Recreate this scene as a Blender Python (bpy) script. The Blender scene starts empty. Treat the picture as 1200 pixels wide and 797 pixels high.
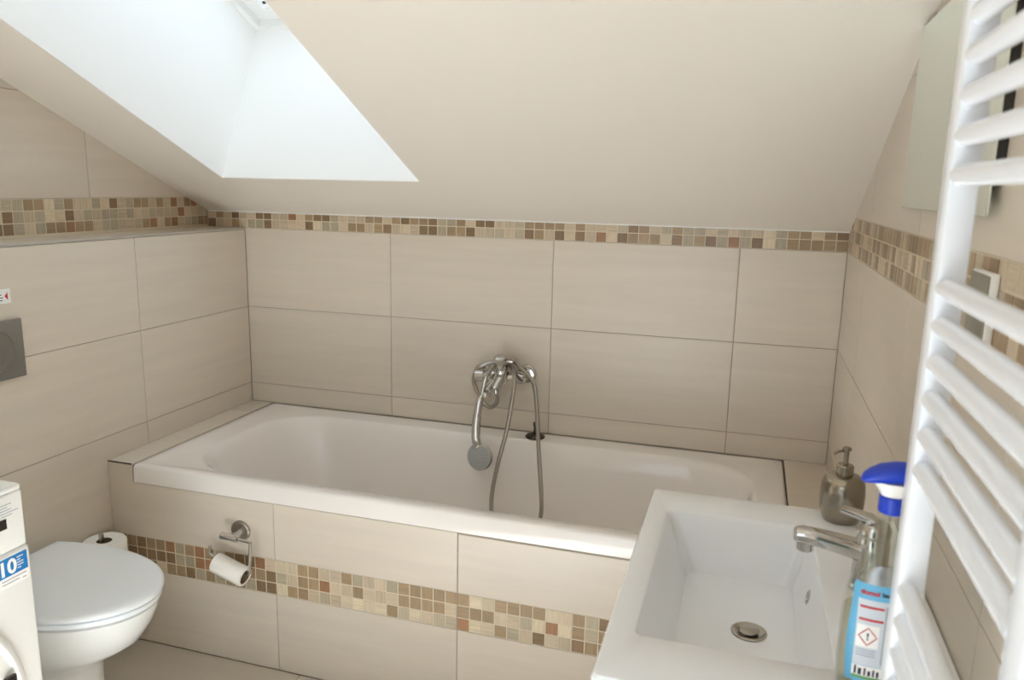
import bpy, bmesh, math, random
from mathutils import Vector, Matrix
random.seed(7)
S = bpy.context.scene
COL = S.collection
# ------------------------------------------------------------------ camera, sky, exposure
def make_camera():
    yaw, pitch, roll = .2931, -.1949, .0209
    cy, sy, cp, sp, cr, sr = math.cos(yaw), math.sin(yaw), math.cos(pitch), math.sin(pitch), math.cos(roll), math.sin(roll)
    F = Vector((-sy*cp, cy*cp, sp)); R = Vector((cy, sy, 0)); U = R.cross(F)
    R2 = cr*R + sr*U; U2 = -sr*R + cr*U
    cd = bpy.data.cameras.new('camera'); co = bpy.data.objects.new('camera', cd); COL.objects.link(co)
    m = Matrix((R2, U2, -F)).transposed().to_4x4(); m.translation = Vector((1.2311, -2.5511, 1.4376))
    co.matrix_world = m
    cd.sensor_width = 36; cd.sensor_fit = 'HORIZONTAL'; cd.lens = 914.84/1200*36; cd.clip_start = .02
    cd.dof.use_dof = True; cd.dof.focus_distance = 2.3; cd.dof.aperture_fstop = 7.0
    S.camera = co
make_camera()
SKY = 2.3
w = bpy.data.worlds.new('sky'); S.world = w; w.use_nodes = True
bg = w.node_tree.nodes['Background']; bg.inputs[0].default_value = (.82, .93, 1.06, 1); bg.inputs[1].default_value = SKY
sd = bpy.data.lights.new('sun', 'SUN'); sd.energy = 62; sd.angle = math.radians(.6); sd.color = (.85, .93, 1.04)
so_ = bpy.data.objects.new('sun', sd); COL.objects.link(so_)      # shines in through the glazed door behind the viewer
so_.rotation_euler = Vector((-.13, .705, -.69)).to_track_quat('-Z', 'Y').to_euler()
S.view_settings.view_transform = 'Standard'; S.view_settings.look = 'None'
S.view_settings.gamma = 1; S.view_settings.use_curve_mapping = False
S.view_settings.exposure = 0.07
S.cycles.use_denoising = True
S.cycles.max_bounces = 14; S.cycles.diffuse_bounces = 8; S.cycles.transparent_max_bounces = 16
S.cycles.sample_clamp_indirect = 8

# ------------------------------------------------------------------ room measures
H = 1.2619                      # underside of the mosaic band
XL, XLL, XR = -.602, -.7647, 1.5115
YF = -.7362                     # face of the tiled bath surround
YB = -3.5                       # wall behind the camera
RIM = .588                      # bath rim
ZC, SL = H+.0608, .4524         # ceiling at the back wall, slope
NS = math.hypot(1, SL)
ZTOP = 2.42
def slope_z(y): return ZC - SL*y

# ------------------------------------------------------------------ materials
def srgb(r, g, b):
    f = lambda c: (c/255/12.92 if c/255 <= .04045 else ((c/255+.055)/1.055)**2.4)
    return (f(r), f(g), f(b), 1)
def mat(name, col, rough=.5, metal=0, coat=0, spec=.5, bump=0, bscale=60, vary=0, vscale=(3, 3, 3)):
    m = bpy.data.materials.new(name); m.use_nodes = True; nt = m.node_tree; N = nt.nodes; L = nt.links
    b = N['Principled BSDF']; c = srgb(*col)
    b.inputs['Base Color'].default_value = c; b.inputs['Roughness'].default_value = rough
    b.inputs['Metallic'].default_value = metal; b.inputs['Coat Weight'].default_value = coat
    b.inputs['Specular IOR Level'].default_value = spec
    if vary or bump:
        tc = N.new('ShaderNodeTexCoord')
    if vary:
        oi = N.new('ShaderNodeObjectInfo'); mp = N.new('ShaderNodeMapping'); mp.inputs['Scale'].default_value = vscale
        cb = N.new('ShaderNodeCombineXYZ'); mu = N.new('ShaderNodeMath'); mu.operation = 'MULTIPLY'; mu.inputs[1].default_value = 57
        L.new(oi.outputs['Random'], mu.inputs[0])
        for i in range(3): L.new(mu.outputs[0], cb.inputs[i])
        L.new(tc.outputs['Object'], mp.inputs['Vector']); L.new(cb.outputs[0], mp.inputs['Location'])
        nz = N.new('ShaderNodeTexNoise'); nz.inputs['Scale'].default_value = 1; nz.inputs['Detail'].default_value = 4; nz.inputs['Roughness'].default_value = .6
        L.new(mp.outputs[0], nz.inputs['Vector'])
        mr = N.new('ShaderNodeMapRange'); mr.inputs[1].default_value = .3; mr.inputs[2].default_value = .7
        mr.inputs[3].default_value = 1-vary; mr.inputs[4].default_value = 1+vary
        L.new(nz.outputs[0], mr.inputs[0])
        # small piece-to-piece difference
        m2 = N.new('ShaderNodeMapRange'); m2.inputs[3].default_value = 1-vary*.9; m2.inputs[4].default_value = 1+vary*.9
        L.new(oi.outputs['Random'], m2.inputs[0])
        mm = N.new('ShaderNodeMath'); mm.operation = 'MULTIPLY'; L.new(mr.outputs[0], mm.inputs[0]); L.new(m2.outputs[0], mm.inputs[1])
        vm = N.new('ShaderNodeVectorMath'); vm.operation = 'SCALE'; vm.inputs[0].default_value = c[:3]
        L.new(mm.outputs[0], vm.inputs['Scale']); L.new(vm.outputs[0], b.inputs['Base Color'])
    if bump:
        n2 = N.new('ShaderNodeTexNoise'); n2.inputs['Scale'].default_value = bscale; n2.inputs['Detail'].default_value = 3
        L.new(tc.outputs['Object'], n2.inputs['Vector'])
        bp_ = N.new('ShaderNodeBump'); bp_.inputs['Strength'].default_value = bump; bp_.inputs['Distance'].default_value = .002
        L.new(n2.outputs[0], bp_.inputs['Height']); L.new(bp_.outputs[0], b.inputs['Normal'])
    return m
def clear(name, tint, refl=.08, rough=.03):
    m = bpy.data.materials.new(name); m.use_nodes = True; nt = m.node_tree; N = nt.nodes; L = nt.links
    N.remove(N['Principled BSDF']); out = N['Material Output']
    t = N.new('ShaderNodeBsdfTransparent'); t.inputs[0].default_value = (*tint, 1)
    g = N.new('ShaderNodeBsdfGlossy'); g.inputs['Roughness'].default_value = rough
    lw = N.new('ShaderNodeLayerWeight'); lw.inputs[0].default_value = .5
    pw = N.new('ShaderNodeMath'); pw.operation = 'POWER'; pw.inputs[1].default_value = 3.5; L.new(lw.outputs['Facing'], pw.inputs[0])
    f = N.new('ShaderNodeMapRange'); f.inputs[3].default_value = refl*.5; f.inputs[4].default_value = .75; L.new(pw.outputs[0], f.inputs[0])
    mx = N.new('ShaderNodeMixShader'); L.new(f.outputs[0], mx.inputs[0]); L.new(t.outputs[0], mx.inputs[1]); L.new(g.outputs[0], mx.inputs[2])
    L.new(mx.outputs[0], out.inputs[0])
    return m
TILE = (214, 204, 190)
MT = dict(
    tile=mat('beige_tile', TILE, .30, vary=.035, vscale=(2.2, 30, 2), spec=.45),
    floor_tile=mat('floor_tile', (204, 195, 182), .42, vary=.03, vscale=(2, 14, 2)),
    grout=mat('grey_grout', (160, 151, 138), .9, bump=.3, bscale=200),
    pale_grout=mat('pale_grout', (192, 183, 168), .9, bump=.3, bscale=200),
    light_grout=mat('cream_grout', (214, 202, 180), .9, bump=.3, bscale=200),
    paint=mat('ceiling_paint', (234, 228, 219), .34, spec=.35, bump=.04, bscale=90),
    shaft=mat('white_shaft', (244, 244, 242), .6),
    white_frame=mat('white_frame', (240, 240, 238), .35),
    acrylic=mat('white_acrylic', (236, 231, 227), .16, coat=.3),
    ceramic=mat('white_ceramic', (234, 236, 235), .10, coat=.4),
    basin=mat('basin_ceramic', (236, 239, 243), .10, coat=.4),
    seat=mat('white_plastic', (236, 241, 245), .3),
    enamel=mat('white_enamel', (240, 241, 240), .3),
    radiator=mat('radiator_white', (236, 241, 248), .22, coat=.3),
    chrome=mat('chrome', (205, 203, 200), .09, 1),
    steel=mat('brushed_steel', (176, 170, 160), .3, 1),
    soap_steel=mat('dispenser_steel', (158, 149, 134), .2, 1),
    satin=mat('satin_plate', (150, 150, 147), .38, .85),
    hose=mat('metal_hose', (170, 164, 154), .28, 1),
    dark_chrome=mat('dark_chrome', (95, 88, 82), .2, 1),
    shower_face=mat('spray_face', (168, 170, 170), .35),
    trim=mat('aluminium_trim', (208, 208, 206), .42, 1),
    silver=mat('mirror_silver', (236, 246, 240), .02, 1),
    glass_edge=mat('glass_edge', (205, 214, 200), .1),
    black=mat('black_plastic', (34, 30, 28), .45),
    paper=mat('tissue_paper', (240, 238, 232), .95, bump=.3, bscale=120),
    card=mat('cardboard', (140, 120, 98), .9),
    blue=mat('blue_plastic', (22, 60, 190), .3),
    blue_print=mat('blue_print', (22, 120, 190), .4),
    sky_print=mat('light_blue_print', (104, 180, 220), .4),
    pale_print=mat('pale_print', (205, 214, 222), .4),
    grey_print=mat('grey_print', (168, 176, 186), .4),
    white_print=mat('white_print', (244, 244, 242), .4),
    red_print=mat('red_print', (196, 34, 44), .4),
    black_print=mat('black_print', (28, 30, 46), .5),
    green_print=mat('green_print', (110, 170, 100), .5),
    cloudy=mat('clear_film', (226, 228, 226), .4),
    switch_grey=mat('grey_switch', (132, 128, 116), .4),
    film=clear('clear_film', (.80, .82, .82), refl=.5, rough=.3),
    bottle=clear('clear_bottle', (.93, .94, .90)),
    liquid=clear('cleaner_liquid', (.92, .92, .86)),
    pane=clear('window_glass', (.97, .98, .98)),
)
MOS = {}
for k, c in dict(D=(135, 111, 84), B=(161, 138, 108), S=(200, 183, 158), G=(177, 165, 142), C=(212, 198, 171), R=(158, 117, 86)).items():
    MOS[k] = [mat('mosaic_%s_%d' % (dict(D='dark_brown', B='brown', S='sand', G='grey', C='cream', R='russet')[k], v), c, .32, vary=.14,
                  vscale=((14, 190, 10) if v else (190, 14, 10))) for v in (0, 1)]

# ------------------------------------------------------------------ mesh helpers
def catmull(pts, n=6, closed=False):
    pts = [Vector(p) for p in pts]; out = []
    N_ = len(pts); rng = N_ if closed else N_-1
    for i in range(rng):
        if closed: p0, p1, p2, p3 = pts[i-1], pts[i], pts[(i+1) % N_], pts[(i+2) % N_]
        else: p0, p1, p2, p3 = pts[max(i-1, 0)], pts[i], pts[i+1], pts[min(i+2, N_-1)]
        for k in range(n):
            t = k/n; t2 = t*t; t3 = t2*t
            out.append(.5*((2*p1)+(-p0+p2)*t+(2*p0-5*p1+4*p2-p3)*t2+(-p0+3*p1-3*p2+p3)*t3))
    if not closed: out.append(pts[-1])
    return out
def loft(bm, rings, cap0=True, cap1=True, closed=False):
    vs = [[bm.verts.new(p) for p in r] for r in rings]; n = len(rings[0])
    prs = list(zip(vs, vs[1:])) + ([(vs[-1], vs[0])] if closed else [])
    for a, b in prs:
        for i in range(n):
            j = (i+1) % n; bm.faces.new((a[i], a[j], b[j], b[i]))
    if not closed:
        if cap0: bm.faces.new(vs[0][::-1])
        if cap1: bm.faces.new(vs[-1])
def tube(bm, pts, r, seg=10, caps=True, closed=False):
    pts = [Vector(p) for p in pts]; n = len(pts)
    rs = r if isinstance(r, (list, tuple)) else [r]*n
    T = [(pts[min(i+1, n-1)]-pts[max(i-1, 0)]).normalized() for i in range(n)]
    if closed: T = [(pts[(i+1) % n]-pts[i-1]).normalized() for i in range(n)]
    up = Vector((0, 0, 1)) if abs(T[0].z) < .9 else Vector((1, 0, 0))
    nrm = (up - T[0]*up.dot(T[0])).normalized(); rings = []
    for i in range(n):
        nrm = (nrm - T[i]*nrm.dot(T[i])).normalized(); b = T[i].cross(nrm)
        rings.append([pts[i] + rs[i]*(math.cos(2*math.pi*k/seg)*nrm + math.sin(2*math.pi*k/seg)*b) for k in range(seg)])
    loft(bm, rings, caps, caps, closed)
def lathe(bm, prof, o, axis=(0, 0, 1), seg=28, cap0=True, cap1=True, closed=False):
    o = Vector(o); a = Vector(axis).normalized(); u = a.orthogonal().normalized(); v = a.cross(u)
    loft(bm, [[o + a*z + max(r, 1e-5)*(math.cos(2*math.pi*k/seg)*u + math.sin(2*math.pi*k/seg)*v) for k in range(seg)] for r, z in prof], cap0, cap1, closed)
def box(bm, x0, x1, y0, y1, z0, z1, bev=0, seg=2):
    t = bmesh.new(); bmesh.ops.create_cube(t, size=1)
    for v in t.verts: v.co = Vector(((x0+x1)/2+v.co.x*(x1-x0), (y0+y1)/2+v.co.y*(y1-y0), (z0+z1)/2+v.co.z*(z1-z0)))
    if bev: bmesh.ops.bevel(t, geom=t.edges[:], offset=bev, segments=seg, profile=.5, affect='EDGES')
    me = bpy.data.meshes.new('tmp'); t.to_mesh(me); t.free(); bm.from_mesh(me); bpy.data.meshes.remove(me)
def rrect(x0, x1, y0, y1, r, z, n=8):
    r = min(r, (x1-x0)/2-1e-4, (y1-y0)/2-1e-4); out = []
    for cx, cy, a0 in ((x1-r, y1-r, 0), (x0+r, y1-r, 90), (x0+r, y0+r, 180), (x1-r, y0+r, 270)):
        for k in range(n+1):
            a = math.radians(a0+90*k/n); out.append(Vector((cx+r*math.cos(a), cy+r*math.sin(a), z)))
    return out
def prism(bm, poly, dvec):
    a = [bm.verts.new(p) for p in poly]; d = Vector(dvec); b = [bm.verts.new(Vector(p)+d) for p in poly]
    bm.faces.new(a[::-1]); bm.faces.new(b); n = len(poly)
    for i in range(n): bm.faces.new((a[i], a[(i+1) % n], b[(i+1) % n], b[i]))
def put(name, bm, m, parent=None, smooth=True, ang=35, recalc=True):
    if recalc: bmesh.ops.recalc_face_normals(bm, faces=bm.faces[:])
    me = bpy.data.meshes.new(name); bm.to_mesh(me); bm.free()
    root = parent
    while root is not None and root.parent is not None: root = root.parent
    if root is not None and root.location.length > 0: me.transform(Matrix.Translation(-root.location))
    if smooth:
        me.shade_smooth(); me.set_sharp_from_angle(angle=math.radians(ang))
    me.materials.append(MT[m] if isinstance(m, str) else m)
    o = bpy.data.objects.new(name, me); COL.objects.link(o); o.parent = parent
    return o
def thing(name, label, cat, loc, group=None):
    o = bpy.data.objects.new(name, None); o.empty_display_size = .05; COL.objects.link(o); o.location = loc
    o['label'] = label; o['category'] = cat
    if group: o['group'] = group
    return o
def struct(o, label=None):
    o['kind'] = 'structure'
    if label: o['label'] = label
    return o
def part(name, m, parent, fn, **kw):
    bm = bmesh.new(); fn(bm); return put(name, bm, m, parent, **kw)
def text(name, s, size, m, parent, origin, ux, uy, bold=0.0, align='LEFT'):
    cu = bpy.data.curves.new('txt', 'FONT'); cu.body = s; cu.size = size; cu.extrude = .00015; cu.align_x = align; cu.offset = bold
    ob = bpy.data.objects.new('txt', cu); COL.objects.link(ob); bpy.context.view_layer.update()
    me = bpy.data.meshes.new_from_object(ob.evaluated_get(bpy.context.evaluated_depsgraph_get())); bpy.data.objects.remove(ob); bpy.data.curves.remove(cu)
    ux = Vector(ux).normalized(); uy = Vector(uy).normalized(); M4 = Matrix((ux, uy, ux.cross(uy))).transposed().to_4x4(); M4.translation = Vector(origin)
    root = parent
    while root.parent is not None: root = root.parent
    M4.translation -= root.location
    me.transform(M4); me.name = name; me.materials.clear(); me.materials.append(MT[m])
    o = bpy.data.objects.new(name, me); COL.objects.link(o); o.parent = parent
    return o

# tiles: thin slabs with a chamfered front, made in a wall's own frame (u, v, n)
_cache = {}
def clip(poly, f):
    out = []
    for i in range(len(poly)):
        a, b = poly[i-1], poly[i]; fa, fb = f(a), f(b)
        if (fa >= 0) != (fb >= 0):
            t = fa/(fa-fb); out.append((a[0]+(b[0]-a[0])*t, a[1]+(b[1]-a[1])*t))
        if fb >= 0: out.append(b)
    return out
def tile_mesh(poly, m, th=.005, ch=.0012):
    key = (tuple((round(x, 4), round(y, 4)) for x, y in poly), m.name)
    if key in _cache: return _cache[key]
    n = len(poly); bm = bmesh.new()
    lo = [bm.verts.new((x, y, -th)) for x, y in poly]; mi = [bm.verts.new((x, y, -ch*.6)) for x, y in poly]
    ins = []
    for i in range(n):
        p, q, r = Vector(poly[i-1]), Vector(poly[i]), Vector(poly[(i+1) % n])
        d1 = (q-p).normalized(); d2 = (r-q).normalized(); n1 = Vector((-d1.y, d1.x)); n2 = Vector((-d2.y, d2.x))
        s = (n1+n2); k = ch/max(.3, 1+n1.dot(n2)); ins.append(q + s*k)
    hi = [bm.verts.new((p.x, p.y, 0)) for p in ins]
    for A, B in ((lo, mi), (mi, hi)):
        for i in range(n): bm.faces.new((A[i], A[(i+1) % n], B[(i+1) % n], B[i]))
    bm.faces.new(hi)
    me = bpy.data.meshes.new('tile'); bm.to_mesh(me); bm.free(); me.materials.append(m); _cache[key] = me
    return me
class Face:
    """a tiled face: o origin, u right, v up; n = u x v looks into the room"""
    def __init__(s, parent, o, u, v, limit=None):
        s.p = parent; s.o = Vector(o); s.u = Vector(u); s.v = Vector(v); s.n = s.u.cross(s.v); s.limit = limit
    def tile(s, u0, u1, v0, v1, m, gap=.0022, name='tile', proud=0):
        poly = [(u0+gap/2, v0+gap/2), (u1-gap/2, v0+gap/2), (u1-gap/2, v1-gap/2), (u0+gap/2, v1-gap/2)]
        if u1-u0 < .006 or v1-v0 < .006: return
        s.poly(poly, m, name, proud)
    def poly(s, poly, m, name='tile', proud=0):
        if s.limit:
            poly = clip(poly, s.limit)
            if len(poly) < 3: return
            ar = abs(sum(poly[i-1][0]*poly[i][1]-poly[i][0]*poly[i-1][1] for i in range(len(poly))))/2
            if ar < 2e-5: return
        cu = sum(p[0] for p in poly)/len(poly); cv = sum(p[1] for p in poly)/len(poly)
        me = tile_mesh([(a-cu, b-cv) for a, b in poly], m)
        o = bpy.data.objects.new(name, me); COL.objects.link(o); o.parent = s.p
        M4 = Matrix((s.u, s.v, s.n)).transposed().to_4x4(); M4.translation = s.o + s.u*cu + s.v*cv + s.n*proud
        o.matrix_local = M4
    def grid(s, us, vs, m='tile', **kw):
        for a, b in zip(us, us[1:]):
            for c, d in zip(vs, vs[1:]): s.tile(a, b, c, d, MT[m], **kw)
    def mosaic(s, us, vs, rows, u0clip, u1clip):
        """rows from the top down, one letter a piece"""
        for i, (a, b) in enumerate(zip(us, us[1:])):
            a2, b2 = max(a, u0clip), min(b, u1clip)
            for r in range(len(vs)-1):
                c = rows[r][i] if i < len(rows[r]) else random.choice('DBSGCBSG')
                s.tile(a2, b2, vs[-2-r], vs[-1-r], MOS[c][random.random() < .4], gap=.0032, name='mosaic_tile', proud=-.0003)
    def strip(s, u0, u1, v0, v1, name='grout_strip', m='light_grout', depth=.0013):
        poly = [(u0, v0), (u1, v0), (u1, v1), (u0, v1)]
        if s.limit: poly = clip(poly, s.limit)
        bm = bmesh.new(); prism(bm, [s.o+s.u*a+s.v*b-s.n*.01 for a, b in poly], s.n*(.01-depth))
        put(name, bm, m, s.p, smooth=False)
def frange(a, n, d): return [a+i*d for i in range(n+1)]
RC = .002  # depth of the joints

# ------------------------------------------------------------------ the room shell
floor = struct(part('floor', 'grout', None, lambda b: box(b, XLL-.2, XR+.2, YB-.2, .2, -.15, -RC), smooth=False))
Face(floor, (0, 0, 0), (1, 0, 0), (0, 1, 0)).grid([XL, .05, .65, 1.25, XR], [YB, -3.14, -2.54, -1.94, -1.34, YF], 'floor_tile', gap=.003)

wall_back = struct(part('wall_back', 'grout', None, lambda b: box(b, XLL-.2, XR+.2, RC, .2, 0, 1.45), smooth=False))
f = Face(wall_back, (0, 0, 0), (1, 0, 0), (0, 0, 1))
f.grid([XL, 0, .6, 1.2, XR], [RIM, H-.6, H-.3, H])
bt = 'SBSDGSDDSGRSBDDGSS' 'SBBSBDBBDGGBSDDSS' 'GBBBBSBSSSGDBSG' 'BGGSGSGSCGBBSBD'
bb = 'DSSBCGGDSSSSDCGGSB' 'BSBDSSSDDGBBDSGGS' 'GDBSDSDSRSDBBBC' 'DGBDGRGDCGBBBBB'
f.strip(XLL, XR, H, ZC)
f.mosaic(frange(XLL, 65, (XR-XLL)/65), [H, H+.0335, ZC-.001], [bt, bb], XLL, XR)

low = struct(part('wall_left_low', 'grout', None, lambda b: box(b, XLL, XL-RC, -2.3, 0, 0, H-RC), smooth=False), 'half-height tiled wall boxing in the toilet cistern')
f = Face(low, (XL, 0, 0), (0, 1, 0), (0, 0, 1))
f.grid([-2.3, -1.7608, -1.1608, -.5608, 0], [0, H-1.2, H-.9, H-.6, H-.3, H-.006])
Face(low, (0, 0, H), (1, 0, 0), (0, 1, 0)).grid([XLL, XL-.006], [-2.3, -1.7608, -1.1608, -.5608, 0])
struct(part('trim_1', 'trim', None, lambda b: (box(b, XL-.0055, XL+.0015, -2.3, -.001, H-.0055, H+.0012, .001, 1))), 'aluminium edge strip along the tiled ledge')

wall_left = struct(part('wall_left', 'grout', None, lambda b: box(b, XLL-.2, XLL-RC, YB, .1, 0, ZTOP+.1), smooth=False))
f = Face(wall_left, (XLL, 0, 0), (0, 1, 0), (0, 0, 1), limit=lambda p: slope_z(p[0])-p[1]+.004)
lb, lt = H+.0076, H+.1107
f.grid([YB, -2.9566, -2.3566, -1.7566, -1.1566, -.5566, 0], [lt, lt+.3, lt+.6, lt+.9, lt+1.2])
f.strip(-2.3, 0, lb-.008, lt)
LPX = 'GDD GGG BSS BGG CCB GSB BDR SSB SGB GSS SGG DGG SSS GGS BSG BSB SGR BSS SSB RSR SRS BSG RSG SSB'.split()
lrows = ['', '', '']
for c in LPX:
    for r in range(3): lrows[r] += c[r]
pre = 40
rnd = [''.join(random.choice('DBSGCBSG') for _ in range(pre)) for _ in range(3)]
post = 'SB'
f.mosaic(frange(-.832-.0352*41, 70, .0352), [lb, lb+.0343, lb+.0686, lt], [rnd[r]+lrows[r]+'SSBSBS'[r]+'SBGSBG'[r] for r in range(3)], -2.3, -.002)

wall_right = struct(part('wall_right', 'pale_grout', None, lambda b: box(b, XR+RC, XR+.2, YB, .1, 0, ZTOP+.1), smooth=False))
f = Face(wall_right, (XR, 0, 0), (0, -1, 0), (0, 0, 1), limit=lambda p: slope_z(-p[0])-p[1]+.004)
rb, rt = H, H+.1042
us = [0, .42, 1.02, 1.62, 2.22, 2.82, -YB]
f.grid(us, [0, H-1.2, H-.9, H-.6, H-.3, rb]); f.grid(us, [rt, rt+.3, rt+.6, rt+.9, rt+1.2])
f.strip(0, 2.62, rb, rt)
rr = [''.join(random.choice('BGBSDGSB') for _ in range(75)) for _ in range(3)]
f.mosaic(frange(0, 75, .035), [rb, rb+.0347, rb+.0694, rt], rr, 0, 2.62)

# wall behind the camera with a glazed balcony door
DX0, DX1, DZ = .30, 1.26, 2.1
def rear(b):
    box(b, XLL-.6, XR+.6, YB-.2, YB-.001, ZTOP+.1, 5.4)      # unseen upper wall, added to keep the sun out of the skylight shaft
    box(b, XLL-.2, DX0, YB-.2, YB, 0, ZTOP+.1); box(b, DX1, XR+.2, YB-.2, YB, 0, ZTOP+.1); box(b, DX0, DX1, YB-.2, YB, DZ, ZTOP+.1)
struct(part('wall_rear', 'paint', None, rear, smooth=False))
door = struct(part('door_1', 'white_frame', None, lambda b: [box(b, *q, .006) for q in (
    (DX0, DX0+.08, YB-.14, YB-.06, 0, DZ), (DX1-.08, DX1, YB-.14, YB-.06, 0, DZ), (DX0+.08, DX1-.08, YB-.14, YB-.06, 0, .1), (DX0+.08, DX1-.08, YB-.14, YB-.06, DZ-.08, DZ))]), 'glazed balcony door behind the viewer')
part('pane', 'pane', door, lambda b: box(b, DX0+.07, DX1-.07, YB-.105, YB-.1, .09, DZ-.07), smooth=False)
part('handle', 'steel', door, lambda b: (box(b, DX0+.025, DX0+.055, YB-.06, YB-.05, .98, 1.12, .004), tube(b, [(DX0+.04, YB-.05, 1.08), (DX0+.04, YB-.01, 1.08), (DX0+.15, YB-.01, 1.08)], .008)))

# sloping ceiling with the skylight opening, then a flat part
def SP(x, t, n): return Vector((x, -t/NS + n*SL/NS, ZC + SL*t/NS + n/NS))
SX0, SX1, ST0, ST1, SD = -.489, .230, .296, 1.42, .56
TE = (ZTOP-ZC)/SL*NS
def sbox(b, x0, x1, t0, t1, n0, n1):
    prism(b, [SP(x0, t0, n0), SP(x1, t0, n0), SP(x1, t1, n0), SP(x0, t1, n0)], SP(0, 0, n1)-SP(0, 0, n0))
CTH = .14
def ceil(b):
    a, c, d, e = SX0-.003, SX1+.003, ST0-.003, ST1+.003   # the opening, a little wider than its lining
    sbox(b, XLL-.2, a, -.3, TE+.08, 0, CTH); sbox(b, c, XR+.2, -.3, TE+.08, 0, CTH)
    sbox(b, a, c, -.3, d, 0, CTH); sbox(b, a, c, e, TE+.08, 0, CTH)
    box(b, XLL-.2, XR+.2, YB-.2, -TE/NS+.01, ZTOP, ZTOP+.14)
struct(part('ceiling', 'paint', None, ceil, smooth=False))
part('caulk', 'white_frame', bpy.data.objects['ceiling'], lambda b: tube(b, [(XLL, -.001, ZC-.001), (XR, -.001, ZC-.001)], .0025, 6))
win = bpy.data.objects.new('window_1', None); COL.objects.link(win); struct(win, 'skylight in the sloping ceiling')
win.location = SP((SX0+SX1)/2, (ST0+ST1)/2, SD)
RT = .04
part('reveal', 'shaft', win, lambda b: sbox(b, SX0-RT, SX0, ST0-RT, ST1+RT, .001, SD+.06), smooth=False)
part('reveal', 'shaft', win, lambda b: sbox(b, SX1, SX1+RT, ST0-RT, ST1+RT, .001, SD+.06), smooth=False)
part('reveal', 'shaft', win, lambda b: sbox(b, SX0, SX1, ST0-RT, ST0, .001, SD+.06), smooth=False)
part('reveal', 'shaft', win, lambda b: sbox(b, SX0, SX1, ST1, ST1+RT, .001, SD+.06), smooth=False)
def ringbox(b, m, wd, n0, n1):
    x0, x1, t0, t1 = SX0+m, SX1-m, ST0+m, ST1-m
    sbox(b, x0, x0+wd, t0, t1, n0, n1); sbox(b, x1-wd, x1, t0, t1, n0, n1); sbox(b, x0+wd, x1-wd, t0, t0+wd, n0, n1); sbox(b, x0+wd, x1-wd, t1-wd, t1, n0, n1)
part('frame', 'white_frame', win, lambda b: ringbox(b, 0, .022, SD, SD+.06), smooth=False)
sash = part('sash', 'white_frame', win, lambda b: ringbox(b, .022, .05, SD+.025, SD+.07), smooth=False)
part('pane', 'pane', sash, lambda b: sbox(b, SX0+.06, SX1-.06, ST0+.06, ST1-.06, SD+.05, SD+.054), smooth=False)
def hook(b):
    c = SP(-.413, ST0+.110, SD+.05)
    pts = [c+SP(.02*math.cos(a), .02*math.sin(a), 0)-SP(0, 0, 0)-Vector((0, 0, .006)) for a in [math.radians(d) for d in range(-150, 41, 19)]]
    tube(b, pts, .005, 8)
    tube(b, [pts[0], c+Vector((-.012, 0, .02))], .005, 8)
part('hook', 'black', win, hook)
# openings sampled as daylight portals
def portal(name, M4, sx, sy):
    l = bpy.data.lights.new(name, 'AREA'); l.shape = 'RECTANGLE'; l.size = sx; l.size_y = sy; l.cycles.is_portal = True
    o = bpy.data.objects.new(name, l); COL.objects.link(o); o.matrix_world = M4
nrm = (SP(0, 0, 1)-SP(0, 0, 0)); up = (SP(0, 1, 0)-SP(0, 0, 0))
M4 = Matrix((Vector((1, 0, 0)), nrm.cross(Vector((1, 0, 0))), nrm)).transposed().to_4x4(); M4.translation = SP((SX0+SX1)/2, (ST0+ST1)/2, SD+.09)
portal('daylight_portal', M4, SX1-SX0, ST1-ST0)
M4 = Matrix((Vector((1, 0, 0)), Vector((0, 0, 1)), Vector((0, -1, 0)))).transposed().to_4x4(); M4.translation = Vector(((DX0+DX1)/2, YB-.16, DZ/2))
portal('daylight_portal', M4, DX1-DX0, DZ)

# ------------------------------------------------------------------ bath surround
TX0, TX1 = -.510, 1.3825
sur = thing('bath_surround', 'beige tiled bath surround with a brown mosaic band along its front', 'bath surround', (XL, YF, 0))
def surr(b):
    box(b, XL, XR, YF+RC, YF+.03, 0, .531)            # front board
    box(b, XL, TX0-.004, YF+.03, 0, 0, RIM-RC)        # left pier
    box(b, XL, TX0-.004, YF+RC, YF+.03, .531, RIM-RC)
    box(b, TX1+.0012, XR, YF+.03, 0, 0, RIM-RC+.002)
    box(b, TX1+.0012, XR, YF+RC, YF+.03, .531, RIM-RC+.002)
put_b = part('body', 'grout', sur, surr, smooth=False)
class LFace(Face): pass
def lface(o, u, v): return Face(sur, Vector(o)-sur.location, u, v)
f = lface((0, YF, 0), (1, 0, 0), (0, 0, 1))
J1, J2, J3 = -.0222, .5437, 1.11
MB, MTOP = .2461, .3557
f.grid([XL, J1], [0, MB]); f.grid([J1, J2], [0, MB]); f.grid([J2, J3, XR], [0, MB], gap=.003)
f.poly([(XL+.001, MTOP+.001), (J1-.001, MTOP+.001), (J1-.001, .530), (TX0-.003, .530), (TX0-.003, RIM-.001), (XL+.001, RIM-.001)], MT['tile'])   # notched round the bath rim
f.tile(J1, J2, MTOP, .531, MT['tile']); f.tile(J2+.001, J3, MTOP, .527, MT['tile']); f.tile(J3, XR, MTOP, .527, MT['tile'])
def fstrip(u0, u1):
    part('grout_strip', 'light_grout', sur, lambda b: box(b, u0, u1, YF+.0013, YF+.012, MB, MTOP), smooth=False)
fstrip(XL, J2-.0015); fstrip(J2+.0015, XR)
ft = 'DBBRGBRBSBDDRSCCBBSSBGSSGBBBBB' 'BCCBBBBCSBGD'
fm = 'DDDDGGRRBBBBBDGSBBRSSBSSSBBBBS' 'BBBSSGCRCBGB'
fb = 'BDSBBDGBGBBGDDCBBSGSCCCCBGCSGG' 'RCSBGSDCGDBD'
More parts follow.
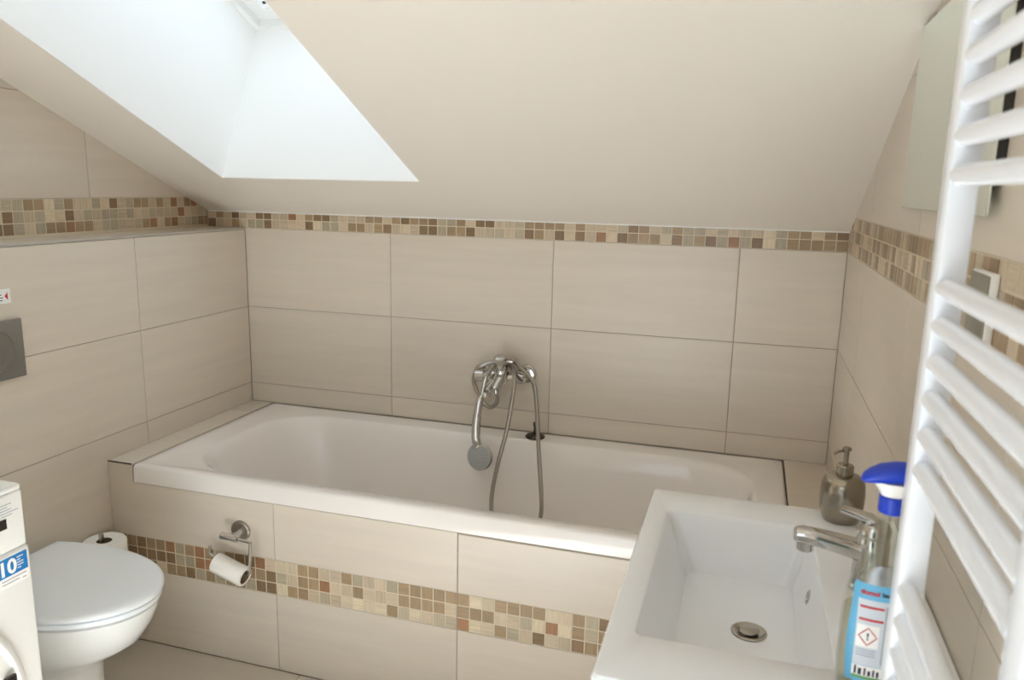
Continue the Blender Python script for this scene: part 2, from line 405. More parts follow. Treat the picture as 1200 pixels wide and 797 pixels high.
p = (J2+.514)/30
f.mosaic(frange(-.514-3*p, 62, p), [MB, MB+.0365, MB+.073, MTOP], ['BDB'+ft, 'DBD'+fm, 'BBD'+fb], XL, XR)
f = lface((0, 0, RIM), (1, 0, 0), (0, 1, 0)); f.grid([XL, TX0-.002], [YF, -.14, 0])
f = lface((0, 0, RIM+.002), (1, 0, 0), (0, 1, 0)); f.grid([TX1+.0015, XR], [YF, 0])
part('edge_trim', 'dark_chrome', sur, lambda b: box(b, XL+.002, TX0-.003, YF-.0005, YF+.003, RIM-.003, RIM+.0008), smooth=False)

# ------------------------------------------------------------------ bathtub
tub = thing('bathtub', 'long white built-in bathtub with a wide flat rim', 'bathtub', ((TX0+TX1)/2, YF/2, .06))
def tubm(b):
    R = []
    x0, x1, y0, y1 = TX0, TX1, YF-.001, -.001
    R.append(rrect(x0, x1, y0, y1, .006, .532, 16))
    R.append(rrect(x0, x1, y0, y1, .010, RIM-.010, 16))
    R.append(rrect(x0+.003, x1-.003, y0+.003, y1-.003, .010, RIM-.003, 16))
    R.append(rrect(x0+.010, x1-.010, y0+.010, y1-.008, .012, RIM, 16))
    R.append(rrect(x0+.030, x1-.030, y0+.024, y1-.02, .03, RIM, 16))
    R.append(rrect(x0+.040, x1-.040, y0+.032, y1-.028, .05, RIM-.0025, 16))
    def inner(k, z, r, ex=0): R.append(rrect(-.405+k[0], 1.300-k[1], -.690+k[2], -.075-k[3], r, z, 16))
    inner((0, 0, 0, 0), RIM-.004, .20)
    inner((.008, .006, .006, .006), RIM-.007, .20)
    inner((.018, .012, .012, .012), RIM-.016, .20)
    inner((.028, .018, .018, .02), RIM-.032, .20)
    inner((.045, .028, .026, .03), RIM-.075, .20)
    inner((.10, .055, .05, .055), .36, .20)
    inner((.16, .09, .075, .08), .24, .19)
    inner((.20, .12, .10, .10), .19, .18)
    inner((.26, .17, .14, .14), .165, .15)
    inner((.40, .30, .2, .2), .16, .10)
    loft(b, R, False, True)
    # underside shell
    Q = [rrect(TX0, TX1, YF-.001, -.001, .006, .532), rrect(TX0+.02, TX1-.02, YF+.035, -.02, .03, .532), rrect(-.30, 1.22, -.66, -.10, .2, .30),
         rrect(-.18, 1.10, -.60, -.16, .18, .12), rrect(-.05, 1.0, -.5, -.25, .1, .10)]
    loft(b, Q, False, True)
tm = part('shell', 'acrylic', tub, tubm, ang=50)
part('foot', 'black', tub, lambda b: [lathe(b, [(.03, 0), (.03, .012), (.01, .02), (.01, .12)], (x, y, 0), seg=12) for x in (.1, .85) for y in (-.48, -.27)])
part('drain', 'chrome', tub, lambda b: lathe(b, [(.034, 0), (.034, .004), (.026, .008), (.0, .011)], (.56, -.37, .158)))
def knob(b):
    lathe(b, [(.034, 0), (.034, .004), (.028, .010), (.013, .015), (.010, .017)], (.566, -.046, RIM-.003), seg=28)
part('rosette', 'dark_chrome', tub, knob)
part('waste_knob', 'dark_chrome', tub, lambda b: lathe(b, [(.006, 0), (.006, .026), (.008, .028), (.008, .038), (.004, .042)], (.566, -.046, RIM+.010), seg=16))

# ------------------------------------------------------------------ bath mixer with hand shower
mix = thing('bath_mixer', 'chrome wall mixer tap above the bathtub', 'tap', (.44, 0, .785))
MZ = .793
part('rosette', 'chrome', mix, lambda b: lathe(b, [(.034, 0), (.034, .008), (.028, .016), (.020, .018)], (.358, 0, MZ-.006), (0, -1, 0)))
part('rosette', 'chrome', mix, lambda b: lathe(b, [(.034, 0), (.034, .008), (.028, .016), (.020, .018)], (.520, 0, MZ+.004), (0, -1, 0)))
def mixbody(b):
    lathe(b, [(.012, -.004), (.020, 0), (.021, .03), (.015, .036), (.015, .055), (.024, .062), (.026, .085), (.024, .108), (.015, .115), (.015, .136), (.021, .142), (.021, .175), (.015, .180)], (.352, -.062, MZ-.002), (1, 0, .03), seg=24)
    for x, z in ((.362, MZ-.006), (.518, MZ+.004)): tube(b, [(x, -.012, z), (x, -.06, z)], .018, 16)
part('body', 'chrome', mix, mixbody)
def cart(b):
    lathe(b, [(.022, -.018), (.025, 0), (.025, .03), (.021, .036)], (.447, -.068, MZ+.002), (0, -.25, 1), seg=24)
    tube(b, [(.447, -.075, MZ), (.440, -.092, MZ-.02), (.430, -.1, MZ-.034)], [.02, .017, .014], 16)
part('cartridge', 'chrome', mix, cart)
lev = part('lever', 'chrome', mix, lambda b: (lathe(b, [(.020, 0), (.024, .006), (.024, .042), (.018, .048)], (.448, -.078, MZ+.032), (0, -.2, 1), seg=24),
    box(b, .455, .494, -.092, -.074, MZ+.056, MZ+.066, .004)))
part('spout', 'chrome', mix, lambda b: (tube(b, catmull([(.425, -.07, MZ-.01), (.412, -.095, MZ-.028), (.408, -.115, MZ-.045)], 5), .015, 16),
    lathe(b, [(.012, 0), (.0165, .002), (.0165, .018), (.013, .02)], (.407, -.116, MZ-.062), (0, 0, 1), seg=18)))
part('hose_outlet', 'chrome', mix, lambda b: lathe(b, [(.010, 0), (.0105, .016), (.014, .018), (.014, .03), (.01, .04)], (.432, -.08, .737), (0, .1, 1), seg=16))

sh = thing('hand_shower', 'chrome hand shower hanging head down by its metal hose', 'shower', (.39, -.13, .52))
hp = [(.432, -.080, .742), (.437, -.080, .717), (.428, -.075, .694), (.407, -.07, .682), (.382, -.058, .690), (.356, -.045, .717), (.338, -.042, .757), (.342, -.046, .789),
      (.365, -.058, .820), (.407, -.046, .838), (.455, -.035, .836), (.487, -.078, .832), (.505, -.108, .806), (.506, -.12, .764), (.504, -.13, .724), (.495, -.15, .634), (.478, -.18, .535), (.464, -.2, .433), (.468, -.22, .372),
      (.485, -.25, .28), (.53, -.28, .215), (.58, -.28, .215), (.622, -.25, .28),
      (.638, -.22, .373), (.634, -.2, .433), (.617, -.17, .533), (.604, -.15, .619), (.593, -.13, .695), (.580, -.118, .779), (.557, -.108, .815), (.523, -.09, .836), (.484, -.046, .846), (.452, -.040, .848), (.424, -.085, .838), (.410, -.115, .808), (.400, -.12, .765), (.395, -.125, .735)]
part('hose', 'hose', sh, lambda b: tube(b, catmull(hp, 6), .0072, 10))
hd = [(.395, -.125, .738), (.389, -.128, .715), (.384, -.133, .675), (.383, -.142, .63), (.386, -.150, .59), (.393, -.150, .565)]
part('handle', 'chrome', sh, lambda b: tube(b, catmull(hd, 5), [.010]*3+[.0135]*8+[.0155]*10+[.016]*4+[.018], 16))
ax = Vector((-.12, -.9, .15)).normalized(); hc = Vector((.403, -.156, .530))
part('head', 'chrome', sh, lambda b: lathe(b, [(.014, -.024), (.033, -.019), (.0455, -.007), (.047, .004), (.044, .007)], hc, ax, seg=32))
part('spray_plate', 'shower_face', sh, lambda b: lathe(b, [(.043, .0), (.043, .0085), (.036, .0098), (.0, .0098)], hc, ax, seg=32))
def nozz(b):
    u = ax.orthogonal().normalized(); v = ax.cross(u)
    for r, n in ((.012, 6), (.023, 11), (.034, 16)):
        for k in range(n):
            a = 2*math.pi*k/n; lathe(b, [(.0012, .008), (.0009, .0112)], hc+u*r*math.cos(a)+v*r*math.sin(a), ax, seg=6)
o = part('nozzle', 'black', sh, nozz); o['kind'] = 'stuff'

# ------------------------------------------------------------------ toilet
TY = -1.135
def dring(xb, xf, hw, z, yb=None, L=None, n=40):
    """D-shaped plan: flat at the wall, rounded in front"""
    L = L or min(.27, (xf-xb)*.62); xm = xf-L; yb = hw if yb is None else yb; out = []
    for k in range(n+1):
        a = -math.pi/2+math.pi*k/n; out.append(Vector((xm+L*math.cos(a), TY+hw*math.sin(a), z)))
    for k in range(1, 5):
        t = k/4; out.append(Vector((xm+(xb-xm)*t, TY+hw+(yb-hw)*t*t, z)))
    for k in range(4, 0, -1):
        t = k/4; out.append(Vector((xm+(xb-xm)*t, TY-hw-(yb-hw)*t*t, z)))
    return out
toi = thing('toilet', 'white ceramic toilet with its lid closed beside the bath', 'toilet', (-.36, TY, 0))
W = XL+.001
part('bowl', 'ceramic', toi, lambda b: loft(b, [dring(W, -.30, .098, 0), dring(W, -.297, .10, .02), dring(W, -.293, .098, .10), dring(W, -.290, .098, .19), dring(W, -.280, .104, .222), dring(W, -.252, .120, .243), dring(W, -.207, .142, .27),
    dring(W, -.165, .158, .30), dring(W, -.135, .168, .345), dring(W, -.118, .174, .385), dring(W, -.116, .175, .398), dring(W, -.124, .168, .403)]), ang=60)
part('seat', 'seat', toi, lambda b: loft(b, [dring(-.555, -.118, .172, .405, .158), dring(-.56, -.110, .178, .408, .162), dring(-.56, -.110, .178, .418, .162), dring(-.555, -.116, .174, .4205, .158)]), ang=50)
part('lid', 'seat', toi, lambda b: loft(b, [dring(-.555, -.113, .176, .4235, .158), dring(-.562, -.104, .182, .427, .162), dring(-.562, -.104, .182, .435, .162), dring(-.556, -.110, .177, .4405, .157), dring(-.54, -.128, .165, .443, .147), dring(-.48, -.2, .11, .4445, .1), dring(-.40, -.3, .03, .445, .03)]), ang=60)
for s in (-1, 1):
    part('hinge', 'chrome', toi, lambda b: lathe(b, [(.012, 0), (.012, .028), (.008, .032)], (-.578, TY+s*.075, .402), seg=16))

fp = thing('flush_plate', 'satin grey flush plate on the tiled cistern wall', 'flush plate', (XL, -1.111, .915))
part('plate', 'satin', fp, lambda b: box(b, XL+.0003, XL+.011, -1.234, -.988, .915, 1.070, .002))
part('button', 'satin', fp, lambda b: lathe(b, [(.053, 0), (.053, .0015), (.050, .0022), (.0, .0022)], (XL+.0105, -1.075, .994), (1, 0, 0), seg=40))
part('button_ring', 'chrome', fp, lambda b: lathe(b, [(.0532, 0), (.0532, .0018), (.0562, .0018), (.0562, 0)], (XL+.0105, -1.075, .994), (1, 0, 0), seg=40, closed=True))
stk = thing('sticker', 'small white sticker with a red arrow above the flush plate', 'sticker', (XL, -1.03, 1.112))
part('paper', 'white_print', stk, lambda b: box(b, XL+.0002, XL+.0007, -1.075, -1.004, 1.112, 1.150), smooth=False)
part('arrow', 'red_print', stk, lambda b: prism(b, [Vector((XL+.0007, -1.0215, 1.131)), Vector((XL+.0007, -1.0125, 1.121)), Vector((XL+.0007, -1.0125, 1.141))], (.0003, 0, 0)), smooth=False)
for i, (y0, z) in enumerate(((-1.030, 1.134), (-1.027, 1.127), (-1.028, 1.120))):
    part('print_line', 'black_print', stk, lambda b: box(b, XL+.0006, XL+.0010, -1.07, y0, z, z+.0022), smooth=False)

# ------------------------------------------------------------------ toilet paper
hold = thing('toilet_paper_holder', 'chrome toilet paper holder on the tiled bath front', 'paper holder', (-.132, YF, .431))
part('rosette', 'steel', hold, lambda b: lathe(b, [(.031, .0004), (.031, .006), (.027, .009), (.0, .0095)], (-.132, YF, .431), (0, -1, 0)))
part('arm', 'chrome', hold, lambda b: (tube(b, [(-.132, YF-.008, .431), (-.130, -.785, .430)], .0085, 14), tube(b, [(-.163, -.787, .434), (-.112, -.783, .429)], .0105, 16)))
rod = catmull([(-.113, -.783, .429), (-.085, -.784, .427), (-.071, -.785, .426), (-.067, -.786, .422), (-.068, -.787, .40), (-.070, -.79, .345), (-.072, -.79, .334), (-.080, -.79, .331), (-.13, -.787, .344), (-.192, -.784, .361), (-.203, -.783, .365), (-.207, -.783, .371), (-.207, -.783, .392)], 5)
part('rod', 'chrome', hold, lambda b: tube(b, rod, .0048, 10))
rl = thing('toilet_roll', 'thin used toilet roll hanging on the chrome holder', 'toilet roll', (-.13, -.787, .31))
ra = (Vector((-.080, -.79, .331))-Vector((-.192, -.784, .361))).normalized(); rc0 = Vector((-.186, -.786, .3465))
part('paper', 'paper', rl, lambda b: lathe(b, [(.0215, 0), (.028, 0), (.0285, .003), (.0285, .102), (.028, .105), (.0215, .105)], rc0, ra, seg=32, closed=True))
part('core', 'card', rl, lambda b: lathe(b, [(.0205, .001), (.0214, .001), (.0214, .104), (.0205, .104)], rc0, ra, seg=32, closed=True))
def flap(b):
    pr_ = [(.0289, a) for a in range(40, 131, 10)]
    u = Vector((0, -1, 0)); u = (u-ra*u.dot(ra)).normalized(); v = ra.cross(u)
    for i in range(len(pr_)-1):
        pass
    rings = []
    for z in (-.004, .099):
        rings.append([rc0+ra*z+u*r*math.cos(math.radians(a))+v*r*math.sin(math.radians(a)) for r, a in pr_]+[rc0+ra*z+u*(r+.0006)*math.cos(math.radians(a))+v*(r+.0006)*math.sin(math.radians(a)) for r, a in pr_[::-1]])
    loft(b, rings)
part('loose_sheet', 'paper', rl, flap)

SX, SY = -.531, -.842
sp_ = thing('spare_roll_holder', 'upright chrome spare roll holder on the low tiled wall', 'paper holder', (XL, SY, .285))
part('rosette', 'steel', sp_, lambda b: lathe(b, [(.025, .0004), (.025, .006), (.0, .008)], (XL, SY, .27), (1, 0, 0)))
part('rod', 'steel', sp_, lambda b: (tube(b, catmull([(XL+.005, SY, .27), (SX-.03, SY, .27), (SX-.012, SY, .274), (SX-.010, SY, .285), (SX-.010, SY, .35), (SX-.010, SY, .402)], 4), .0075, 12), lathe(b, [(.03, 0), (.03, .004)], (SX-.004, SY, .2795), seg=24)))
sr_ = thing('toilet_roll', 'full toilet roll standing upright behind the toilet', 'toilet roll', (SX, SY, .284))
part('paper', 'paper', sr_, lambda b: lathe(b, [(.0215, 0), (.058, 0), (.060, .003), (.060, .097), (.058, .1), (.0215, .1)], (SX, SY, .284), seg=40, closed=True))
part('core', 'card', sr_, lambda b: lathe(b, [(.0205, .001), (.0214, .001), (.0214, .099), (.0205, .099)], (SX, SY, .284), seg=32, closed=True))

# ------------------------------------------------------------------ washing machine
wm = thing('washing_machine', 'white front-loading washing machine with a blue sticker', 'washing machine', (-.34, -1.75, 0))
WF, WY0, WY1 = -.093, -2.043, -1.447
part('body', 'enamel', wm, lambda b: box(b, XL+.01, WF, WY0, WY1, .012, .722, .008, 3))
part('control_panel', 'enamel', wm, lambda b: box(b, XL+.02, WF-.001, WY0+.004, WY1-.005, .724, .838, .005, 3))
part('top_lid', 'enamel', wm, lambda b: box(b, XL+.012, WF-.002, WY0+.004, WY1-.006, .8385, .851, .004, 3))
for y in (WY0+.06, WY1-.06):
    for x in (XL+.07, WF-.06): part('foot', 'black', wm, lambda b: lathe(b, [(.02, 0), (.02, .006), (.01, .008), (.01, .02)], (x, y, 0), seg=14))
dc = (WF-.001, -1.752, .43)
dr = part('door', 'enamel', wm, lambda b: lathe(b, [(.262, 0), (.262, .006), (.255, .013), (.246, .015), (.238, .010), (.225, .012), (.205, .020), (.16, .024), (.150, .02), (.15, .0)], dc, (1, 0, 0), seg=64, closed=True))
part('porthole', mat('smoked_glass', (40, 44, 48), .08), dr, lambda b: lathe(b, [(.151, .005), (.145, .016), (.1, .03), (.0, .036)], dc, (1, 0, 0), seg=48))
part('handle', 'black', dr, lambda b: box(b, WF+.014, WF+.022, -1.548, -1.522, .455, .488, .003))
part('display', 'black', wm, lambda b: box(b, WF-.002, WF+.0005, -1.60, -1.492, .772, .792, .0003, 1))
part('dial', 'steel', wm, lambda b: lathe(b, [(.032, 0), (.03, .02), (.026, .023), (.0, .023)], (WF-.002, -1.75, .775), (1, 0, 0)))
part('drawer', 'enamel', wm, lambda b: box(b, WF-.004, WF+.003, -2.03, -1.87, .735, .815, .003))
for i, (a, c) in enumerate(((-1.503, -1.478), (-1.503, -1.487), (-1.503, -1.479), (-1.503, -1.464), (-1.500, -1.478))):
    part('print_line', 'grey_print', wm, lambda b: box(b, WF-.0012, WF-.0006, a, c, .8185-i*.0055, .820-i*.0055), smooth=False)
lab = part('sticker', 'blue_print', wm, lambda b: box(b, WF-.0002, WF+.0006, -1.575, -1.457, .676, .7145), smooth=False)
part('sticker_border', 'white_print', wm, lambda b: box(b, WF-.0002, WF+.0004, -1.577, -1.455, .655, .7165), smooth=False)
text('lettering', '10', .040, 'white_print', lab, (WF+.0008, -1.521, .681), (0, 1, 0), (0, 0, 1), bold=.0012)
for i in range(5):
    part('print_line', 'pale_print', lab, lambda b: box(b, WF+.0004, WF+.0009, -1.4795, -1.466-(.006 if i in (0, 3) else 0), .6835+i*.0055, .686+i*.0055), smooth=False)
for a, c, z in ((-1.515, -1.462, .6685), (-1.515, -1.478, .6615), (-1.471, -1.463, .6595)):
    part('print_line', 'grey_print', wm, lambda b: box(b, WF+.0003, WF+.0007, a, c, z, z+.0022), smooth=False)

# ------------------------------------------------------------------ washbasin
BZ = .87
BX0, BX1, BY0, BY1 = 1.086, XR-.0005, -1.722, -1.098
bas = thing('washbasin', 'rectangular white ceramic washbasin on the right-hand wall', 'washbasin', (1.3, -1.41, .74))
def basn(b):
    R = [rrect(BX0+.10, BX1, BY0+.10, BY1-.10, .05, BZ-.165), rrect(BX0+.03, BX1, BY0+.03, BY1-.03, .03, BZ-.13), rrect(BX0+.006, BX1, BY0+.006, BY1-.006, .014, BZ-.10), rrect(BX0, BX1, BY0, BY1, .010, BZ-.06), rrect(BX0, BX1, BY0, BY1, .010, BZ-.008),
         rrect(BX0+.003, BX1-.001, BY0+.003, BY1-.003, .010, BZ-.002), rrect(BX0+.009, BX1-.002, BY0+.009, BY1-.009, .010, BZ)]
    ix0, ix1, iy0, iy1 = 1.124, 1.368, -1.618, -1.194
    R += [rrect(ix0-.004, ix1+.004, iy0-.004, iy1+.004, .014, BZ), rrect(ix0, ix1, iy0, iy1, .014, BZ-.0025), rrect(ix0+.003, ix1-.001, iy0+.003, iy1-.004, .016, BZ-.010),
          rrect(ix0+.036, ix1-.019, iy0+.02, iy1-.014, .02, BZ-.092), rrect(ix0+.042, ix1-.024, iy0+.03, iy1-.022, .02, BZ-.104), rrect(ix0+.055, ix1-.038, iy0+.05, iy1-.05, .02, BZ-.108),
          rrect(ix0+.13, ix1-.075, iy0+.2, iy1-.16, .02, BZ-.112)]
    loft(b, R)
part('bowl', 'basin', bas, basn, ang=32)
dcx, dcy, dz = 1.274, -1.374, BZ-.1125
part('drain', 'steel', bas, lambda b: lathe(b, [(.0275, 0), (.0275, .0028), (.0245, .0038), (.019, .0012), (.0, .001)], (dcx, dcy, dz), seg=36))
part('drain_plug', 'steel', bas, lambda b: lathe(b, [(.013, .001), (.015, .0040), (.011, .0056), (.0, .006)], (dcx, dcy, dz), seg=28))
oa = Vector((-1, 0, .2)).normalized()
part('overflow', 'chrome', bas, lambda b: lathe(b, [(.0125, -.003), (.0125, .002), (.009, .0035), (.006, .001), (.0, .0005)], (1.3595, -1.345, .818), oa, seg=24))

TPY = -1.39
tap = thing('basin_tap', 'chrome single-lever tap on the washbasin', 'tap', (1.432, TPY, BZ))
part('base', 'chrome', tap, lambda b: lathe(b, [(.027, 0), (.027, .004), (.024, .008), (.0235, .075), (.022, .082)], (1.432, TPY, BZ+.0003)))
def spout(b):
    def rr(c, w, h, n=6): return [Vector((c[0], c[1]+p.x, c[2]+p.y)) for p in rrect(-w, w, -h, h, min(w, h)*.75, 0, n)]
    loft(b, [rr((1.432, TPY, .925), .018, .016), rr((1.395, TPY, .932), .0165, .013), rr((1.36, TPY, .938), .015, .0115), rr((1.338, TPY, .940), .0145, .0115), rr((1.328, TPY, .9395), .013, .010), rr((1.324, TPY, .939), .009, .006)])
part('spout', 'chrome', tap, spout)
part('aerator', 'chrome', tap, lambda b: lathe(b, [(.0105, 0), (.012, .001), (.012, .014)], (1.341, TPY, .9165), seg=20))
part('lever', 'chrome', tap, lambda b: (lathe(b, [(.023, 0), (.0235, .012), (.019, .02), (.0, .024)], (1.432, TPY, .953)), tube(b, [(1.437, TPY, .965), (1.425, TPY, .978), (1.385, TPY, .988)], [.011, .009, .006], 12)))

so = thing('soap_dispenser', 'brushed steel soap dispenser with a pump on the washbasin', 'soap dispenser', (1.418, -1.140, BZ))
o3 = (1.418, -1.140, BZ+.0005)
part('body', 'soap_steel', so, lambda b: lathe(b, [(.0285, 0), (.030, .0015), (.0338, .012), (.0366, .030), (.0372, .050), (.0358, .068), (.0325, .0775), (.026, .0825), (.015, .0845)], o3, seg=40))
part('collar', 'soap_steel', so, lambda b: lathe(b, [(.0145, .083), (.0145, .1), (.0125, .102)], o3, seg=24))
part('pump', 'soap_steel', so, lambda b: (lathe(b, [(.0045, .10), (.0045, .128), (.0075, .1285), (.0075, .132), (.006, .1335)], o3, seg=16), tube(b, catmull([(1.418, -1.14, BZ+.1275), (1.405, -1.143, BZ+.1265), (1.397, -1.145, BZ+.121)], 4), .0028, 8)))

# ------------------------------------------------------------------ cleaner bottle
bot = thing('spray_bottle', 'clear cleaner bottle with a blue trigger cap on the washbasin', 'bottle', (1.403, -1.645, BZ))
bxc, byc = 1.403, -1.645
def oval(hx, hy, z, dx=0, e=2.6, n=36):
    out = []
    for k in range(n):
        a = 2*math.pi*k/n; c, s = math.cos(a), math.sin(a)
        out.append(Vector((bxc+dx+hx*math.copysign(abs(c)**(2/e), c), byc+hy*math.copysign(abs(s)**(2/e), s), BZ+z)))
    return out
BP = [(.034, .020, .0006), (.038, .0245, .004), (.0395, .026, .02), (.0395, .026, .075), (.039, .0255, .10), (.036, .024, .125), (.0285, .021, .150), (.0205, .017, .175), (.0150, .0138, .197), (.0128, .0125, .221)]
part('body', 'bottle', bot, lambda b: loft(b, [oval(x, y, z) for x, y, z in BP]), ang=60)
part('cleaner', 'liquid', bot, lambda b: loft(b, [oval(x-.0022, y-.0022, z+.002) for x, y, z in BP[:5]]), ang=60)
part('dip_tube', 'liquid', bot, lambda b: tube(b, [(bxc-.004, byc, BZ+.01), (bxc, byc, BZ+.225)], .0016, 8))
def bulge(pl, off): # wraps a flat outline on the oval body's near face
    return pl
def surf(x, z, off=.0005):
    P = BP
    for (x0, y0, z0), (x1, y1, z1) in zip(P, P[1:]):
        if z0 <= z <= z1:
            t = (z-z0)/(z1-z0); hx, hy = x0+(x1-x0)*t, y0+(y1-y0)*t; break
    q = max(0, 1-abs(x/hx)**2.6)**(1/2.6)
    return Vector((bxc+x, byc-hy*q-off, BZ+z))
def hx_at(z):
    for (x0, y0, z0), (x1, y1, z1) in zip(BP, BP[1:]):
        if z0 <= z <= z1: return x0+(x1-x0)*(z-z0)/(z1-z0)
def decal(name, m, xs, zs, off, parent, edge=None):
    bm = bmesh.new(); nx = 10; nz = max(2, int((zs[1]-zs[0])/.006)); grid = []
    for j in range(nz+1):
        z = zs[0]+(zs[1]-zs[0])*j/nz; row = []
        k = edge(j/nz) if edge else 1
        for i in range(nx+1):
            t = i/nx; xm = (xs[0]+xs[1])/2; x = xm+(xs[0]+(xs[1]-xs[0])*t-xm)*k; lim = .93*hx_at(z); row.append(max(-lim, min(lim, x)))
        grid.append((z, row))
    front = [[bm.verts.new(surf(x, z, off)) for x in r] for z, r in grid]; back = [[bm.verts.new(surf(x, z, off-.0002)) for x in r] for z, r in grid]
    for j in range(nz):
        for i in range(nx):
            bm.faces.new((front[j][i], front[j][i+1], front[j+1][i+1], front[j+1][i])); bm.faces.new((back[j][i], back[j+1][i], back[j+1][i+1], back[j][i+1]))
    rim = [(j, 0) for j in range(nz+1)]+[(nz, i) for i in range(1, nx+1)]+[(j, nx) for j in range(nz-1, -1, -1)]+[(0, i) for i in range(nx-1, 0, -1)]
    for (a, b_), (c, d) in zip(rim, rim[1:]+rim[:1]): bm.faces.new((front[a][b_], front[c][d], back[c][d], back[a][b_]))
    return put(name, bm, m, parent, ang=60)
BS = 1.13      # label heights
lab = decal('label', 'sky_print', (-.034, .034), (.022, .140), .0006, bot, edge=lambda t: .92+.08*math.sin(math.pi*min(1, t*1.15+.05)))
decal('label_top', 'film', (-.031, .031), (.140, .162), .0005, bot, edge=lambda t: math.sqrt(max(.05, 1-t*t*.85))*(1-.12*t))
def strip(x0, x1, z0, z1, m, off=.0013, name='print_line', par=None): return decal(name, m, (x0, x1), (z0*BS+.014, z1*BS+.014), off, par or pp)
pp = strip(-.026, .030, .026, .096, 'pale_print', .0009, 'text_panel', lab)
strip(.002, .028, .030, .092, 'grey_print', .0011, 'text_panel')
strip(-.025, -.002, .046, .070, 'white_print', .0012, 'hazard_panel')
strip(-.024, .001, .0875, .0898, 'red_print'); strip(-.024, .001, .0745, .0768, 'red_print')
for i in range(5): strip(.004, .026, .033+i*.0048, .0345+i*.0048, 'pale_print')
for i in range(4): strip(.004, .026, .066+i*.0055, .0675+i*.0055, 'pale_print')
for i in range(3): strip(-.024, -.004, .0365+i*.003, .0375+i*.003, 'grey_print')
dcx_, dcz_ = -.0135, .058*BS+.014
def dia(b):
    pts = [surf(dcx_+a, dcz_+c, .0016) for a, c in ((.0095, 0), (.0047, .0053), (0, .0105), (-.0047, .0053), (-.0095, 0), (-.0047, -.0053), (0, -.0105), (.0047, -.0053))]
    tube(b, pts, .0006, 6, closed=True)
part('hazard_diamond', 'red_print', pp, dia)
part('hazard_mark', 'black_print', pp, lambda b: (lathe(b, [(.0006, -.0015), (.0012, .004)], surf(dcx_, dcz_, .0014), seg=8), lathe(b, [(.0009, -.004), (.0009, -.0026)], surf(dcx_, dcz_, .0014), seg=8)))
strip(-.026, .030, .0145, .0255, 'white_print', .0010, 'pictogram_strip', lab)
strip(-.025, .008, .0115, .0145, 'green_print', .0010, 'print_line', lab)
for i, (x, wd, h) in enumerate(((-.0235, .0022, .009), (-.0195, .0035, .007), (-.0135, .002, .008), (-.0095, .003, .0055), (-.0045, .002, .0075), (-.0005, .0025, .006), (.0055, .002, .009), (.0085, .003, .0045), (.0125, .002, .009))):
    strip(x, x+wd, .0155, .0155+h, 'black_print', .0013, 'pictogram', lab)
def wrapped(s_, size, m, x0, z0, bold):
    """lettering bent round the bottle"""
    o = text('lettering', s_, size, m, lab, bot.location, (1, 0, 0), (0, 0, 1), bold=bold)
    for v in o.data.vertices:
        v.co = surf(x0+v.co.x, z0+v.co.z, .0011 - v.co.y) - bot.location
wrapped('domol', .0074, 'red_print', -.0245, .1285, .0003)
wrapped('bad', .0070, 'black_print', -.0030, .1287, .0002)
part('collar', 'blue', bot, lambda b: lathe(b, [(.0125, .2195), (.0142, .221), (.0142, .2385), (.012, .240)], (bxc, byc, BZ), seg=28))
part('trigger_neck', 'white_print', bot, lambda b: loft(b, [[Vector((bxc+dx+hx*math.cos(2*math.pi*k/28), byc+hy*math.sin(2*math.pi*k/28), BZ+z)) for k in range(28)] for dx, hx, hy, z in ((0, .0125, .0115, .239), (.001, .015, .0125, .243), (.002, .021, .013, .250), (.003, .026, .013, .255))]))
def cap(b):
    rings = []
    for x, w_, z0, z1 in ((-.0345, .003, .2535, .257), (-.032, .008, .252, .263), (-.026, .0115, .2515, .2685), (-.016, .0135, .252, .2745), (0, .015, .2535, .2785), (.018, .0155, .255, .2795), (.034, .014, .256, .2785), (.040, .010, .258, .276)):
        zc, hz = (z0+z1)/2, (z1-z0)/2
        rings.append([Vector((bxc+x, byc+w_*math.cos(2*math.pi*k/20), BZ+zc+hz*math.sin(2*math.pi*k/20))) for k in range(20)])
    loft(b, rings)
part('trigger_cap', 'blue', bot, cap, ang=60)

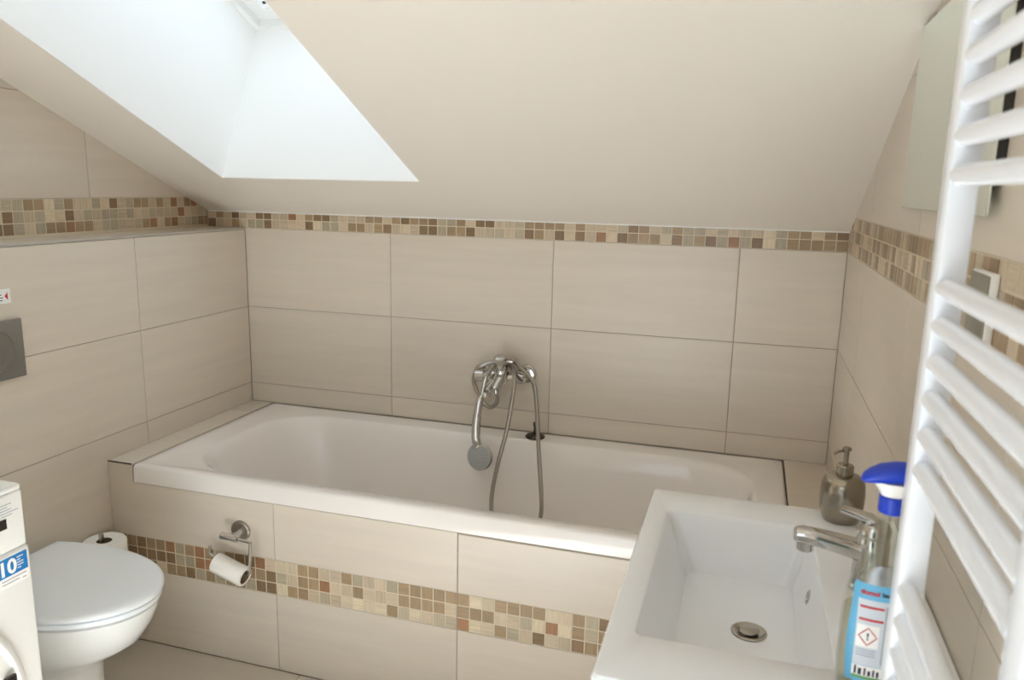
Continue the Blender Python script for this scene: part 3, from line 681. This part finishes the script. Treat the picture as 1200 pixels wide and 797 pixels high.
# ------------------------------------------------------------------ towel radiator
rad = thing('towel_radiator', 'white ladder towel radiator with round rungs on the right wall', 'radiator', (1.41, -1.92, .62))
PX0, PX1, PY, PW = 1.3935, 1.4175, -1.77, .032
QY = -2.058
part('post', 'radiator', rad, lambda b: box(b, PX0, PX1, PY, PY+PW, .62, 1.80, .0022, 2))
part('post', 'radiator', rad, lambda b: box(b, PX0, PX1, QY-PW, QY, .62, 1.80, .0022, 2))
zs = [1.455+.0335*k for k in range(9)] + [1.355-.0346*k for k in range(6)] + [1.059-.0335*k for k in range(6)] + [.80-.0335*k for k in range(5)]
rung = None
for z in zs:
    if rung is None:
        rung = part('rung', 'radiator', rad, lambda b: tube(b, [(PX0+.009, PY+.003, z), (PX0+.009, QY-.003, z)], .0094, 18)); z0 = z
    else:
        c = rung.copy(); COL.objects.link(c); c.parent = rad; c.location = (0, 0, z-z0)
for y in (PY+PW/2, QY-PW/2):
    for z in (.70, 1.70): part('bracket', 'radiator', rad, lambda b: (tube(b, [(PX1-.004, y, z), (XR-.002, y, z)], .009, 14), lathe(b, [(.018, 0), (.018, .008), (.012, .012)], (XR-.0005, y, z), (-1, 0, 0), seg=20)))

# ------------------------------------------------------------------ mirror, wall switch
mi = thing('wall_mirror', 'frameless wall mirror above the washbasin', 'mirror', (1.5, -1.19, 1.4125))
MY0, MY1 = -1.480, -.908
part('glass', 'silver', mi, lambda b: box(b, 1.4975, 1.5005, MY0, MY1, 1.4125, 1.733, .0009, 1), smooth=False)
part('backing', 'black', mi, lambda b: box(b, 1.5005, XR-.0003, MY0+.001, MY1-.04, 1.455, 1.70), smooth=False)
sw = thing('wall_switch', 'white light switch with a grey face in the mosaic band', 'switch', (XR, -1.479, 1.268))
part('frame', 'white_print', sw, lambda b: box(b, XR-.0095, XR-.0003, -1.521, -1.437, 1.264, 1.348, .0015))
part('rocker', 'switch_grey', sw, lambda b: box(b, XR-.0118, XR-.009, -1.518, -1.440, 1.267, 1.345, .001))
